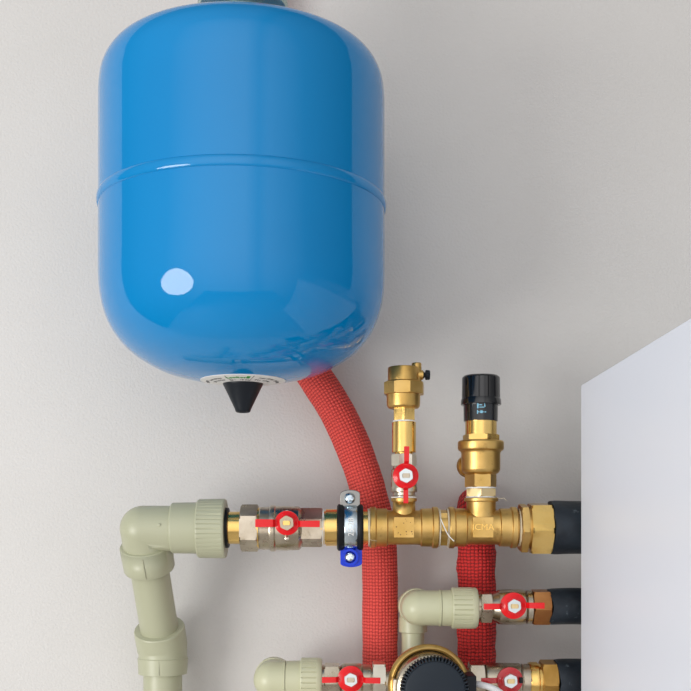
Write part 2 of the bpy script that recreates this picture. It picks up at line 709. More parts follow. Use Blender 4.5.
def hl(bm, prof, ay, n=64, rf=None):
    """Lathe along x from pixel (x, r) pairs about the row ay."""
    lathe(bm, [(hx(x), r * K) for x, r in prof], (0, YM, hz(ay)), X_, n, rf)
    return bm


def HL(prof, ay, n=64, rf=None):
    return hl(bmesh.new(), prof, ay, n, rf)


def vl(bm, prof, axx, n=64, rf=None, Y=None):
    """Lathe along z from pixel (y, r) pairs about the column axx."""
    lathe(bm, [(hz(y), r * K) for y, r in prof], (hx(axx), YM, 0), Z_, n, rf)
    return bm


def VL(prof, axx, n=64, rf=None):
    return vl(bmesh.new(), prof, axx, n, rf)


def HH(x0, x1, r, ay, phase=0.0, n=6):
    """Hexagon along x; r = half the height seen."""
    b = bmesh.new()
    hexagon(b, (hx(x0), YM, hz(ay)), X_, (x1 - x0) * K, r * K, phase, n)
    return b


def VH(y0, y1, r, axx, phase=0.0, n=6):
    b = bmesh.new()
    hexagon(b, (hx(axx), YM, hz(y1)), Z_, (y1 - y0) * K, r * K, phase, n)
    return b


def hemp(parent, c, axis, r, w, seed, turns=4, strays=2, col='hemp'):
    """Loose sealing thread wound round a joint, with stray ends."""
    rnd = random.Random(seed)
    a, u, v = frame(axis)
    c = Vector(c)
    bm = bmesh.new()
    path = []
    N = 26
    for k in range(turns * N):
        th = 2 * PI * k / N
        t = w * (math.sin(k * .11 + seed) * .5 + rnd.uniform(-.12, .12))
        rr = r * (1 + rnd.uniform(-.008, .02))
        path.append(c + a * t + (u * math.cos(th) + v * math.sin(th)) * rr)
    tube(bm, path, .00042, 6)
    o = mesh_from(bm, 'sealing_thread', M[col], parent, sharp=180)
    for s in range(strays):
        bm = bmesh.new()
        th = rnd.uniform(PI * 1.0, PI * 2.0)
        p0 = c + (u * math.cos(th) + v * math.sin(th)) * r + a * rnd.uniform(-.5, .5) * w
        path = [p0]
        d = (u * math.cos(th) + v * math.sin(th)) + a * rnd.uniform(-1, 1)
        for q in range(7):
            d = (d + Vector((rnd.uniform(-.5, .5), rnd.uniform(-.3, .3), rnd.uniform(-.6, .5)))).normalized()
            path.append(path[-1] + d * .0016)
        tube(bm, spline(path, 3), .00018, 5)
        mesh_from(bm, 'stray_thread', M[col], o, sharp=180)
    return o


def make_handle(parent, cpx, cpy, r, arms, red, nut_mat, stem_mat, Yf, deep, horizontal=True, nut_r=7.0):
    """Butterfly handle: pressed disc with two bent wings, hexagon nut and slotted stem. Yf = front plane of the disc."""
    c = P(cpx, cpy, Yf)
    k = U(1, Yf)
    # neck of the valve's stem from the body to the disc
    nk = bmesh.new()
    lathe(nk, [(0, 5.2 * k), (deep * .55, 5.2 * k), (deep * .55, 4.0 * k), (deep, 4.0 * k)], Vector((c.x, YM - .006, c.z)), (0, -1, 0), 32)
    # disc: conical dish
    parts = []
    disc = L_([(0, r * .93 * k), (.0008, r * k), (.0026, r * .98 * k), (.0045, r * .66 * k), (.0052, r * .60 * k), (.0052, .3 * r * k)], c, (0, -1, 0), 72)
    parts.append(disc)
    for sgn, ln, wd, off in arms:
        b = bmesh.new()
        L = ln * k
        w = wd * k / 2
        # outline along the arm: (distance, forward, half width)
        st = [(r * .55 * k, .003, w * .92), (r * .90 * k, .0035, w * .92), (r * 1.10 * k, .0085, w * .95), (L * .97, .0100, w), (L, .0098, w * .93)]
        th = .0024
        rows = []
        for d, f, hw in st:
            rows.append([(d, f, -hw), (d, f, hw), (d, f - th, hw), (d, f - th, -hw)])
        vs = []
        for row in rows:
            vv = []
            for d, f, q in row:
                if horizontal:
                    vv.append(b.verts.new((c.x + sgn * d, c.y - f, c.z + q + off * k)))
                else:
                    vv.append(b.verts.new((c.x + q + off * k, c.y - f, c.z + sgn * d)))
            vs.append(vv)
        for i in range(len(vs) - 1):
            for j in range(4):
                b.faces.new((vs[i][j], vs[i][(j + 1) % 4], vs[i + 1][(j + 1) % 4], vs[i + 1][j]))
        b.faces.new(vs[0])
        b.faces.new(vs[-1])
        parts.append(b)
    h = union(parts)
    neck = mesh_from(nk, 'stem_neck', M['nickel'], parent)
    ho = mesh_from(h, 'handle', M[red], parent, bevel=.0004, sharp=30)
    ho['label'] = 'red butterfly handle'
    nb = bmesh.new()
    hexagon(nb, (c.x, c.y - .0050, c.z), (0, -1, 0), .0042, nut_r * k, PI / 6 + .1)
    nt = mesh_from(nb, 'nut', M[nut_mat], ho, sharp=30)
    sb = subtract(L_([(0, 3.9 * k), (.0064, 3.9 * k), (.0069, 3.5 * k)], Vector((c.x, c.y - .0045, c.z)), (0, -1, 0), 28),
                  union([B_((c.x - 4.2 * k, c.y - .02, c.z + 2.2 * k), (c.x + 4.2 * k, c.y - .0088, c.z + 4.6 * k)),
                         B_((c.x - 4.2 * k, c.y - .02, c.z - 4.6 * k), (c.x + 4.2 * k, c.y - .0088, c.z - 2.2 * k))]))
    mesh_from(sb, 'stem', M[stem_mat], nt, sharp=30)
    return ho


def ribs(n, depth, x0, x1):
    """Radius function for grip ribs between x0 and x1 (metres along)."""
    def rf(th, t, r):
        if t < x0 or t > x1:
            return r
        a = (th * n / (2 * PI)) % 1.0
        return r - (depth if a < .16 else 0.0)
    return rf


VG = 'red-handled ball valves'

# ---------------------------------------------------------------- upper left plastic pipe
AY = 527.5
C0 = Vector((hx(143), YM, hz(529)))
C1 = P(162, 645, -.052)
dn = (C1 - C0).normalized()
kk = K
pipe = thing('plastic_pipe', 'green plastic pipe bending down and back at the left end of the top row', 'pipe', C1, 'green plastic pipes')
bm = union([HL([(143, 1), (143, 22.8), (173, 22.8)], AY + 1.0),
            (lambda b: (bmesh.ops.create_uvsphere(b, u_segments=64, v_segments=40, radius=22.8 * K,
                        matrix=Matrix.Translation((hx(143), YM, hz(AY + 1.0)))), b)[1])(bmesh.new()),
            L_([(0, 22.7 * K), (18 * K, 22.8 * K), (18.2 * K, 25.5 * K), (19.5 * K, 26.3 * K), (44 * K, 25.9 * K), (45.5 * K, 25.2 * K)],
               Vector((hx(143), YM, hz(AY + 1.0))), dn, 64)])
mesh_from(bm, 'elbow', M['ppr'], pipe, sharp=40, bevel=.0004)
bm = HL([(172, 20), (172, 24.6), (173.2, 25.4), (199, 25.8), (199, 20)], AY + .5)
mesh_from(bm, 'collar', M['ppr'], pipe, sharp=30, bevel=.0005)
bm = HL([(198, 22), (198.2, 28.4), (199.5, 29.4), (200.6, 29.4), (222.9, 29.8), (224.5, 29.8), (226, 29), (226, 18)], AY + 1, 320, ribs(38, .0009, hx(200.5), hx(223)))
mesh_from(bm, 'union_nut', M['ppr'], pipe, sharp=40)
# mould seam and knock-out mark
bm = bmesh.new()
lathe(bm, [(0, 1.6 * K), (.0010, 1.5 * K), (.0013, 1.0 * K)], Vector((hx(163), YM - 22.5 * K, hz(525))), (0, -1, 0), 20)
mesh_from(bm, 'mould_mark', M['ppr'], pipe)
# sloping pipe
s0 = C0 + dn * (40 * K)
kc = U(1, -.055)
bm = L_([(0, 19.6 * K), ((C1 - s0).length + .004, 19.8 * K)], s0, dn, 64)
mesh_from(bm, 'pipe', M['ppr'], pipe)
# 45 degree coupling
rim = C1 - dn * (20 * kc)
low = Vector((C1.x + .001, C1.y, 0))
b1 = L_([(0, 21.0 * kc), (0, 24.4 * kc), (1.2 * kc, 25.2 * kc), (22 * kc, 25.2 * kc), (24 * kc, 23.9 * kc)], rim, dn, 64)
b2 = bmesh.new()
bmesh.ops.create_uvsphere(b2, u_segments=64, v_segments=40, radius=24.2 * kc, matrix=Matrix.Translation(C1))
zb = P(0, 674, -.052).z
b3 = L_([(zb, 22 * kc), (zb + .6 * kc, 24.2 * kc), (C1.z - 13 * kc, 25 * kc), (C1.z - 12 * kc, 24.1 * kc), (C1.z, 24.1 * kc)], low, Z_, 64)
bm = union([b2, b1, b3])
mesh_from(bm, 'coupling', M['ppr'], pipe, sharp=40, bevel=.0004)
bm = bmesh.new()
lathe(bm, [(P(0, 900, -.052).z, 19.3 * kc), (zb + .01, 19.3 * kc)], low, Z_, 64)
mesh_from(bm, 'lower_pipe', M['ppr'], pipe)
# raised mould seams on the two sockets
for q0, q1 in ((Vector((C0.x, C0.y, C0.z)) + dn * (21 * K), C0 + dn * (43 * K)), (Vector((low.x, low.y, zb + .002)), Vector((low.x, low.y, C1.z - 14 * kc)))):
    off = Vector((0, -1, 0)) if q1.x == q0.x else (Vector((0, -1, 0)) - dn * dn.dot(Vector((0, -1, 0)))).normalized()
    rr = 26.2 * K if q1.x != q0.x else 24.7 * kc
    bm = bmesh.new()
    tube(bm, [q0 + off * rr, q1 + off * rr], .0007, 8)
    mesh_from(bm, 'mould_seam', M['ppr'], pipe)

# ---------------------------------------------------------------- union between the plastic nut and the first valve
un = thing('union_fitting', 'short brass tailpiece and wide nickel hexagon nut beside the ribbed green nut', 'pipe fitting', (hx(240), YM, hz(AY) - 23 * K))
bm = HL([(222, 16), (229, 16), (229, 15.6), (229.5, 16.2), (243, 16.2)], AY + .3)
mesh_from(bm, 'tailpiece', M['brass_shiny'], un, sharp=30)
bm = HL([(224.5, 16.5), (224.5, 20.5), (228.8, 20), (228.8, 16.5)], AY + .3, 48)
mesh_from(bm, 'rubber_washer', M['rubber'], un, sharp=30)
bm = HH(241, 258.5, 23.6, AY + .5, PI / 6)
mesh_from(bm, 'hexagon_nut', M['nickel'], un, sharp=24)
bm = HL([(257.5, 17), (257.5, 20.5), (260.5, 20.5), (260.5, 17)], AY + .5)
mesh_from(bm, 'brass_ring', M['brass_shiny'], un, sharp=30)

# ---------------------------------------------------------------- ball valves
# 1: top row
v1 = thing('ball_valve', 'nickel ball valve with red wing handle, largest one, left of the rubber-lined pipe clamp', 'valve', (hx(290), YM, hz(AY) - 23 * K), VG)
bm = union([HL([(259.5, 16), (259.5, 20.5), (261, 21.5), (270, 21.5), (270.3, 22.8), (271.5, 23.3), (275, 23.3), (276.3, 22), (284, 22.3), (294, 22),
                (299, 21.8), (301, 20), (303, 16)], AY + .8),
            HH(300, 322.5, 19.6, AY, PI / 6 + .08)])
mesh_from(bm, 'body', M['nickel'], v1, sharp=24, bevel=.0003)
make_handle(v1, 287, 523, 12.4, [(-1, 31, 8, -.2), (1, 33, 6.6, -.9)], 'red', 'nickel', 'brass_shiny', -.158, .036, nut_r=7.6)
for py_ in (508.5, 538):
    bm = bmesh.new()
    lathe(bm, [(0, 2.2 * K), (.0032, 2.1 * K), (.0036, 1.5 * K)], Vector((hx(288), YM - 20.5 * K, hz(py_ - (0 if py_ > 520 else -4)))), (0, -1, 0), 16)
    mesh_from(bm, 'stop_lug', M['nickel_pale'], v1)
hemp(v1, (hx(323.5), YM, hz(AY)), X_, 18.0 * K, 1.5 * K, 3, 3, 1, 'white_tape')

# long nipple through the clamp
nip = tag(mesh_from(HL([(321, 15), (321, 17), (326, 17), (326, 18.6), (340, 18.4), (340, 17.4), (371, 17.4), (371, 14)], AY), 'brass_nipple',
                    M['brass_shiny'], sharp=30), 'bright brass pipe nipple held by the rubber-lined clamp', 'pipe fitting')
bm = bmesh.new()
for k in range(3):
    box(bm, (hx(329 + k * 2), YM - 18.9 * K, hz(532)), (hx(330 + k * 2), YM - 18.0 * K, hz(527)))

bm.free()

# ---------------------------------------------------------------- pipe clamp
cl = thing('pipe_clamp', 'zinc pipe clamp with black rubber lining and a blue plastic lower lug', 'clamp', (hx(350), YM, hz(AY) - 40 * K))
bm = bmesh.new()
prof = [(337.2, 17.6), (337.0, 21.5), (338.5, 23.4), (342.5, 23.4), (344, 21.8), (357.5, 21.8), (359, 23.4), (361.5, 23.4), (363.2, 21.5), (363.0, 17.6)]
hl(bm, prof, AY, 64)
mesh_from(bm, 'rubber_lining', M['rubber'], cl, sharp=50)
bm = HL([(344.6, 21), (344.6, 22.4), (346, 22.9), (355.6, 22.9), (357, 22.4), (357, 21)], AY, 72)
band = mesh_from(bm, 'steel_band', M['zinc'], cl, sharp=30)
text_at('stamped_text', '25-28', .0085, (hx(351), YM - 23.05 * K, hz(527)), M['white_tape'], band, PI / 2, .00015)


def lug(name, x0, x1, y0, y1, m, up):
    """Flat ear facing out, rounded at its free end."""
    b = bmesh.new()
    pts2 = []
    xc, hw = (x0 + x1) / 2, (x1 - x0) / 2
    ry = 4.0
    for k in range(17):
        a = PI * k / 16
        pts2.append((xc + hw * math.cos(a) * (1 if abs(math.cos(a)) < .98 else 1), (y0 + ry - ry * math.sin(a)) if up else (y1 - ry + ry * math.sin(a))))
    pts2 += [(x0, y1), (x1, y1)] if up else [(x0, y0), (x1, y0)]
    fr = [b.verts.new((hx(x), YM - .006, hz(y))) for x, y in pts2]
    bk = [b.verts.new((hx(x), YM + .004, hz(y))) for x, y in pts2]
    b.faces.new(fr)
    b.faces.new(bk[::-1])
    for i in range(len(fr)):
        j = (i + 1) % len(fr)
        b.faces.new((fr[i], fr[j], bk[j], bk[i]))
    return mesh_from(b, name, m, cl, bevel=.0006, sharp=30)


def screw(parent, px, py, Yf, r=5.6):
    """Pan head with a cross recess."""
    c = Vector((hx(px), Yf, hz(py)))
    k = K
    hd = L_([(0, r * k), (.0012, r * k), (.0030, r * .85 * k), (.0042, r * .55 * k), (.0045, r * .2 * k)], c, (0, -1, 0), 40)
    cr = union([B_((c.x - r * .60 * k, c.y - .01, c.z - r * .13 * k), (c.x + r * .60 * k, c.y - .0024, c.z + r * .13 * k)),
                B_((c.x - r * .13 * k, c.y - .0101, c.z - r * .61 * k), (c.x + r * .13 * k, c.y - .0023, c.z + r * .61 * k))])
    hd = subtract(hd, cr)
    hd.transform(Matrix.Translation(c) @ Matrix.Rotation(.5, 4, 'Y') @ Matrix.Translation(-c))
    return mesh_from(hd, 'screw', M['zinc'], parent, sharp=30)


u1 = lug('upper_lug', 340.2, 360, 490, 507, M['steel_dull'], True)
screw(u1, 349.5, 498.5, YM - .006)
u2 = lug('lower_lug', 340.4, 362, 547.5, 567, M['blue_plastic'], False)
u2['label'] = 'bright blue plastic screw holder'
# C-shaped rim round the lower screw
bm = bmesh.new()
N = 28
ring = []
for k in range(N + 1):
    a = -PI * .80 + 1.6 * PI * k / N
    row = []
    for rr, yy in ((5.9, YM - .0055), (8.4, YM - .0055), (8.2, YM - .0098), (6.1, YM - .0098)):
        row.append(bm.verts.new((hx(350) + rr * K * math.cos(a), yy, hz(557) + rr * K * math.sin(a))))
    ring.append(row)
for k in range(N):
    for j in range(4):
        bm.faces.new((ring[k][j], ring[k][(j + 1) % 4], ring[k + 1][(j + 1) % 4], ring[k + 1][j]))
bm.faces.new(ring[0])
bm.faces.new(ring[-1])
mesh_from(bm, 'retaining_ring', M['blue_plastic'], u2, sharp=30)
screw(u2, 350, 557, YM - .006, 5.4)
bm = L_([(0, .0036), (-YM - 22 * K + 0, .0036)], (hx(350), 0, hz(AY)), (0, -1, 0), 20)
mesh_from(bm, 'wall_stud', M['steel_dull'], cl)

# ---------------------------------------------------------------- tees


def make_tee(x0, x1, xc, br, label, pad, txt=None):
    t = thing('tee_fitting', label, 'pipe fitting', (hx(xc), YM, hz(AY) - 21 * K), 'cast brass tees')
    col, cw = (br[1], br[2])
    prof = [(x0, 15), (x0, 20.2), (x0 + .8, 20.8), (x0 + 5, 20.8), (x0 + 5.8, 20), (x0 + 6.2, 19.2), (x0 + 16.6, 19.0), (x0 + 17.6, 17.6), (x0 + 20, 17.2),
            (x1 - 20, 17.2), (x1 - 17.6, 17.6), (x1 - 16.6, 19.0), (x1 - 6.2, 19.2), (x1 - 5.8, 20), (x1 - 5, 20.8), (x1 - .8, 20.8), (x1, 20.2), (x1, 15)]
    neck = br[0]
    vp = [(527, neck), (517, neck + .3), (514, neck + .2), (511.5, neck), (502.4, neck), (501.6, neck + .4), (501.2, cw), (498.6, cw), (498, cw - .6), (498, neck - 3)]
    vp = [(y, r) for y, r in vp]
    parts = [HL(prof, AY), VL(vp, xc)]
    if pad:
        a, b_, c_, d_ = pad
        parts.append(B_((hx(a), YM - 18.9 * K, hz(d_)), (hx(b_), YM - 10 * K, hz(c_))))
    bm = union(parts)
    body = mesh_from(bm, 'body', M['brass'], t, sharp=30, bevel=.0006)
    if txt:
        text_at('raised_letters', txt, .0098, (hx((a + b_) / 2), YM - 19.0 * K, hz((c_ + d_) / 2)), M['brass_shiny'], body, 0, .0009)
    return t, body


t1, body1 = make_tee(370, 437.6, 404, (11.4, 497, 12.8), 'cast brass tee with a pitted square pad, under the air vent', (393.2, 412.8, 517.5, 537.3))
t2, body2 = make_tee(448.4, 516, 481.2, (14.6, 497, 17), 'cast brass tee with raised letters on its pad, under the safety valve', (470.6, 490.8, 517.5, 537.3), 'ICMA')
rnd = random.Random(5)
for k in range(11):
    bm = bmesh.new()
    q = (hx(rnd.uniform(395, 411.5)), YM - 18.85 * K, hz(rnd.uniform(519, 536)))
    lathe(bm, [(0, rnd.uniform(.35, .95) * K), (.00014, .3 * K)], q, (0, -1, 0), 7)
    mesh_from(bm, 'pit_mark', mat('pit', (.10, .05, .02), .7) if k == 0 else bpy.data.materials['pit'], body1)
hemp(t1, (hx(368.8), YM, hz(AY)), X_, 18.6 * K, 1.6 * K, 11, 4, 1)

n2 = thing('brass_nipple', 'short brass nipple wrapped in pale sealing thread between the two tees', 'pipe fitting', (hx(443), YM, hz(AY) - 18 * K))
mesh_from(HL([(436, 14), (436, 17), (449.6, 17), (449.6, 14)], AY), 'threaded_tube', M['brass'], n2, sharp=30)
mesh_from(HH(439.5, 446.8, 18.9, AY, .2), 'hexagon_collar', M['brass'], n2, sharp=24)
hemp(n2, (hx(438.8), YM, hz(AY)), X_, 18.8 * K, 1.6 * K, 21, 5, 3)
hemp(n2, (hx(447.4), YM, hz(AY)), X_, 18.9 * K, 1.2 * K, 22, 3, 1)
# one thread pulled diagonally across the joint
bm = bmesh.new()
tube(bm, spline([Vector((hx(439), YM - 19.6 * K, hz(519))), Vector((hx(441.5), YM - 20.0 * K, hz(525))), Vector((hx(445), YM - 20.2 * K, hz(532.5))),
                 Vector((hx(448), YM - 20.6 * K, hz(537))), Vector((hx(452), YM - 22.0 * K, hz(541)))], 6), .0006, 6)
mesh_from(bm, 'stray_thread', M['white_tape'], n2, sharp=180)

# right hand adapter and black pipe
ad = thing('compression_fitting', 'brass fitting of two hexagon nuts between the lettered tee and the thickest black pipe', 'pipe fitting', (hx(536), YM, hz(AY) - 24 * K))
mesh_from(HH(519.6, 526.6, 26.0, AY + .5, .16), 'lock_nut', M['brass'], ad, sharp=24)
mesh_from(HL([(515, 15), (515, 16.5), (526, 16.5), (526, 20), (530, 20), (530, 15)], AY + .5), 'threaded_tube', M['brass'], ad, sharp=30)
mesh_from(HH(529, 550.0, 27.8, AY + .8, .09), 'hexagon_nut', M['brass_shiny'], ad, sharp=24)
hemp(ad, (hx(518.4), YM, hz(AY)), X_, 18.4 * K, 1.5 * K, 31, 4, 2)


def black_pipe(label, x0, ay, r, seed, cut=5, sag=0):
    rndp = random.Random(seed)

    def rf(th, s):
        v = noise.noise(Vector((math.cos(th), math.sin(th), s * 22 + seed)))
        return .0014 * v
    bm = bmesh.new()
    n = 56
    x1 = 640
    L = 22
    rings = []
    uvl = bm.loops.layers.uv.verify()
    c = Vector((0, YM, hz(ay)))
    for i in range(L + 1):
        t = i / L
        row = []
        for k in range(n):
            th = 2 * PI * k / n
            jag = (noise.noise(Vector((math.cos(th) * 1.6, math.sin(th) * 1.6, seed * 3.1))) * cut + -3.0 * abs(math.sin(th))) * (1 - t)
            x = x0 + jag + (x1 - x0 - jag) * t
            rr = r * K + rf(th, hx(x)) + (-.0006 if i == 0 else 0)
            row.append(bm.verts.new((hx(x), c.y - math.cos(th) * rr, c.z + math.sin(th) * rr - sag * K * t)))
        rings.append(row)
    inner = [bm.verts.new(Vector((v.co.x, c.y + (v.co.y - c.y) * .72, c.z + (v.co.z - c.z) * .72))) for v in rings[0]]
    for i in range(L):
        for k in range(n):
            bm.faces.new((rings[i][k], rings[i][(k + 1) % n], rings[i + 1][(k + 1) % n], rings[i + 1][k]))
    for k in range(n):
        bm.faces.new((inner[k], inner[(k + 1) % n], rings[0][(k + 1) % n], rings[0][k]))
    bm.faces.new(rings[-1])
    bm.faces.new(inner)
    return tag(mesh_from(bm, 'foam_insulated_pipe', M['foam'], sharp=50), label, 'pipe', 'black foam insulated pipes')


black_pipe('thick black foam-covered pipe leaving the top row of fittings', 552.5, 527.5, 27, 2, 3)
black_pipe('black foam-covered pipe beyond the bronze hexagon nut in the middle row', 550.5, 606.5, 18.2, 5, 1)
black_pipe('black foam-covered pipe at the bottom, beyond the brass hexagon nut', 557.5, 681, 21.8, 9, 1)

# ---------------------------------------------------------------- 2: vertical valve with air vent
VX = 404.0
v2 = thing('ball_valve', 'small upright ball valve with vertical red handle beneath the brass air vent', 'valve', (hx(VX), YM, hz(498)), VG)
bm = VL([(498, 9.5), (497, 12.2), (496, 12.2), (495.6, 11), (492.5, 11), (492, 13.2), (489.5, 13.4), (488, 13.4), (486, 13), (472, 12.8), (470, 12.6), (468.5, 11), (464, 10.6),
         (454, 10.2)], VX)
mesh_from(VH(454.4, 466, 12.7, VX, .1), 'hexagon_end', M['nickel_pale'], v2, sharp=24)
mesh_from(bm, 'body', M['nickel'], v2, sharp=24, bevel=.0003)
make_handle(v2, 405.6, 476, 13.0, [(1, 29, 5.2, .6), (-1, 27.5, 5.0, -.2)], 'red', 'nut', 'nickel', -.150, .028, horizontal=False, nut_r=7.4)
hemp(v2, (hx(VX), YM, hz(497.4)), Z_, 12.4 * K, 1.0 * K, 41, 4, 2, 'white_tape')

ext = thing('extension_tube', 'smooth round brass tube screwed between the small valve and the air vent', 'pipe fitting', (hx(VX), YM, hz(453)))
mesh_from(VL([(455, 9), (453, 9), (452.6, 11.6), (452, 12), (422.5, 12), (422, 11.4), (422, 8)], VX), 'tube', M['brass_shiny'], ext, sharp=30)
mesh_from(VL([(422.2, 8), (422.2, 11.4), (420.6, 11.2), (420.6, 8)], VX), 'white_seal', M['white_tape'], ext, sharp=30)

av = thing('air_vent', 'brass automatic air vent with a side nub and black bleed screw', 'valve', (hx(VX), YM, hz(420)))
bm = union([VL([(408.8, 8), (408.8, 13), (408.2, 15), (406.4, 16.3), (404, 16.7), (396.5, 16.9), (395, 17), (394, 18.6), (382.5, 18.8), (381.6, 17.5), (381, 15.6), (369, 15.5), (367.6, 15),
                 (367, 13.6), (366.4, 6)], VX - .6),
            VH(382.6, 394.6, 20.8, VX, .25, 8),
            VL([(383, 5), (364, 5), (363, 4.4), (363, 1.5)], VX + 12.5),
            L_([(0, 4.8 * K), (10 * K, 4.8 * K), (10 * K, 2.0 * K)], (hx(VX + 9), YM, hz(375)), X_, 32)])
mesh_from(bm, 'body', M['brass'], av, sharp=26, bevel=.0005)
mesh_from(VH(406.5, 421, 11.8, VX, PI / 6), 'hexagon_neck', M['brass_shiny'], av, sharp=24)
bm = L_([(0, 3.4 * K), (3.6 * K, 3.4 * K), (3.6 * K, 2.6 * K), (4.6 * K, 2.6 * K), (4.7 * K, 4.4 * K), (5.4 * K, 4.9 * K), (8.6 * K, 4.9 * K), (9.4 * K, 4.2 * K)],
        (hx(420.5), YM, hz(375)), X_, 48, lambda th, t, r: r - (.0004 if t > 4.5 * K and int(th * 16 / PI) % 2 else 0))
o = mesh_from(bm, 'bleed_screw', M['cap_black'], av, sharp=30)
o['label'] = 'black knurled bleed screw'

# ---------------------------------------------------------------- safety valve
SX = 481.0
sv = thing('safety_valve', 'brass safety valve with a ribbed black knob on top', 'valve', (hx(SX), YM, hz(497)))
bm = union([VL([(476, 12), (474.5, 15), (472.5, 18), (470, 19.3), (453, 19.6), (451.5, 20.4), (450, 22.4), (448.5, 23), (442.5, 23), (441, 22), (440.4, 18), (440.4, 10)], SX - .2),
            VH(474, 487.4, 15.9, SX - .4, .02),
            L_([(0, 9 * K), (26 * K, 9.5 * K), (26.5 * K, 11.5 * K), (31 * K, 11.5 * K), (31 * K, 8 * K)], (hx(SX), YM, hz(463)), Vector((-.36, .93, -.06)), 40)])
mesh_from(bm, 'body', M['brass'], sv, sharp=28, bevel=.0005)
mesh_from(VH(434.8, 440.6, 18.4, SX, .745), 'bonnet_nut', M['brass_shiny'], sv, sharp=24)
mesh_from(VL([(437, 12), (437, 15.7), (420, 15.7), (420, 12)], SX), 'bonnet', M['brass_shiny'], sv, sharp=30)
bm = VL([(421.5, 14), (421.5, 17), (403, 17.3), (403, 14)], SX - .3, 72)
slv = mesh_from(bm, 'sleeve', M['black_gloss'], sv, sharp=30)
# pale blue pictogram: little valve symbol and arrow marks
cz0 = hz(405.8)
fr = YM - 17.55 * K
b_ = bmesh.new()


def mark(name, x0, y0, x1, y1, rot=0):
    b = bmesh.new()
    box(b, (hx(x0), fr, hz(y1 + 2.2)), (hx(x1), fr + .0007, hz(y0 + 2.2)))
    for v in b.verts:
        X = v.co.x - hx(SX)
        v.co.x -= 2.0 * K
        v.co.y += 17.3 * K - math.sqrt(max(0, (17.3 * K) ** 2 - X * X))
    return mesh_from(b, name, M['print'], slv, smooth=False)


b_.free()
for q in ((477, 402, 478.4, 408), (478.4, 404, 485, 405), (479, 406.4, 484.2, 407.2), (484, 402.6, 485.4, 406.4), (478.6, 401.4, 484, 402.2)):
    mark('pictogram', *q)
for q in ((477, 409.6, 477.9, 413.4), (477.9, 411, 479.4, 411.9), (480, 410.2, 482.4, 412.7), (482.4, 411, 483.4, 411.9), (484.2, 411, 486, 412)):
    mark('printed_symbol', *q)


def knob_rf(th, t, r):
    if hz(398) < t < hz(377.5):
        a = (th * 14 / (2 * PI)) % 1.0
        return r - .0011 * (1 if a < .10 else 0)
    return r


bm = VL([(405.2, 17), (405.2, 19.8), (404.6, 20.2), (400, 20.0), (398.6, 19.2), (398.3, 19.1), (397.9, 19.1), (379, 18.9), (377.7, 18.7), (377.3, 18.4), (376, 17.0), (375.7, 14), (375.5, 5)], SX, 280, knob_rf)
kn = mesh_from(bm, 'knob', M['black_gloss'], sv, sharp=30)
mesh_from(VL([(488.6, 11), (488.6, 14.8), (487.2, 14.8), (487.2, 11)], SX), 'white_seal', M['white_tape'], sv, sharp=30)
mesh_from(VH(488.8, 496.6, 16.5, SX, PI / 6 - .1), 'lower_nut', M['brass_pale'], sv, sharp=24)
hemp(sv, (hx(SX), YM, hz(497.4)), Z_, 14.6 * K, 1.0 * K, 52, 4, 1, 'white_tape')
bm = bmesh.new()
tube(bm, spline([Vector((hx(495), YM - .006, hz(497))), Vector((hx(499), YM - .010, hz(499))), Vector((hx(502), YM - .012, hz(498.4))), Vector((hx(505), YM - .012, hz(501)))], 5), .0003, 5)
mesh_from(bm, 'stray_thread', M['hemp'], sv, sharp=180)

# ---------------------------------------------------------------- plastic elbows in the middle and bottom rows


def back_elbow(label, ax, xd, r, xcol, xnut, xrim, xend, nr, deep, m, dx=0):
    """Horizontal elbow that turns to the wall and meets a second elbow going down."""
    c = Vector((hx(xd), YM, hz(ax)))
    Yr = YM + deep
    t = thing('plastic_pipe', label, 'pipe', (c.x, Yr, c.z - .05), 'green plastic pipes')
    s = bmesh.new()
    bmesh.ops.create_uvsphere(s, u_segments=56, v_segments=36, radius=r * K, matrix=Matrix.Translation(c))
    bm = union([HL([(xd, r), (xcol, r), (xcol + .3, r + .8), (xcol + 1.6, r + .8)], ax), s,
                L_([(0, r * K * .998), (.020, r * K), (.0202, (r + .8) * K), (.036, (r + .6) * K)], c, (dx * K, deep, 0), 56)])
    mesh_from(bm, 'elbow', M[m], t, sharp=35, bevel=.0004)
    mesh_from(HL([(xcol + 1.8, r - 2), (xcol + 2, r + .2), (xnut, r + .6), (xnut, r - 3)], ax), 'collar', M[m], t, sharp=30, bevel=.0004)
    mesh_from(HL([(xnut - .4, r), (xnut - .2, nr - .8), (xnut + 1, nr), (xnut + 1.6, nr), (xrim, nr), (xrim + .3, nr), (xend - 1.6, nr - .2), (xend, nr - 1.6), (xend, 12)], ax, 300,
                 ribs(26, .0011, hx(xnut + 1.5), hx(xrim))), 'union_nut', M[m], t, sharp=40)
    # rear elbow
    rb = 14.3
    c2 = Vector((c.x + dx * K, Yr, c.z))
    s = bmesh.new()
    bmesh.ops.create_uvsphere(s, u_segments=48, v_segments=32, radius=rb * K, matrix=Matrix.Translation(c2))
    bm = union([s, L_([(0, rb * K), (-.018, rb * K), (-.0182, (rb + 1.0) * K), (-.030, (rb + 1.0) * K)][::-1], c2, (dx * K, deep, 0), 48),
                L_([(-30 * K, (rb - 1) * K), (-29 * K, (rb + .5) * K), (-14 * K, (rb + .5) * K), (-13 * K, rb * .98 * K), (0, rb * .98 * K)], c2, Z_, 48)])
    mesh_from(bm, 'rear_elbow', M[m], t, sharp=35, bevel=.0004)
    bm = L_([(hz(900), 12.0 * K), (c2.z - .02, 12.0 * K)], (c2.x, c2.y, 0), Z_, 48)
    mesh_from(bm, 'pipe', M[m], t)
    return t


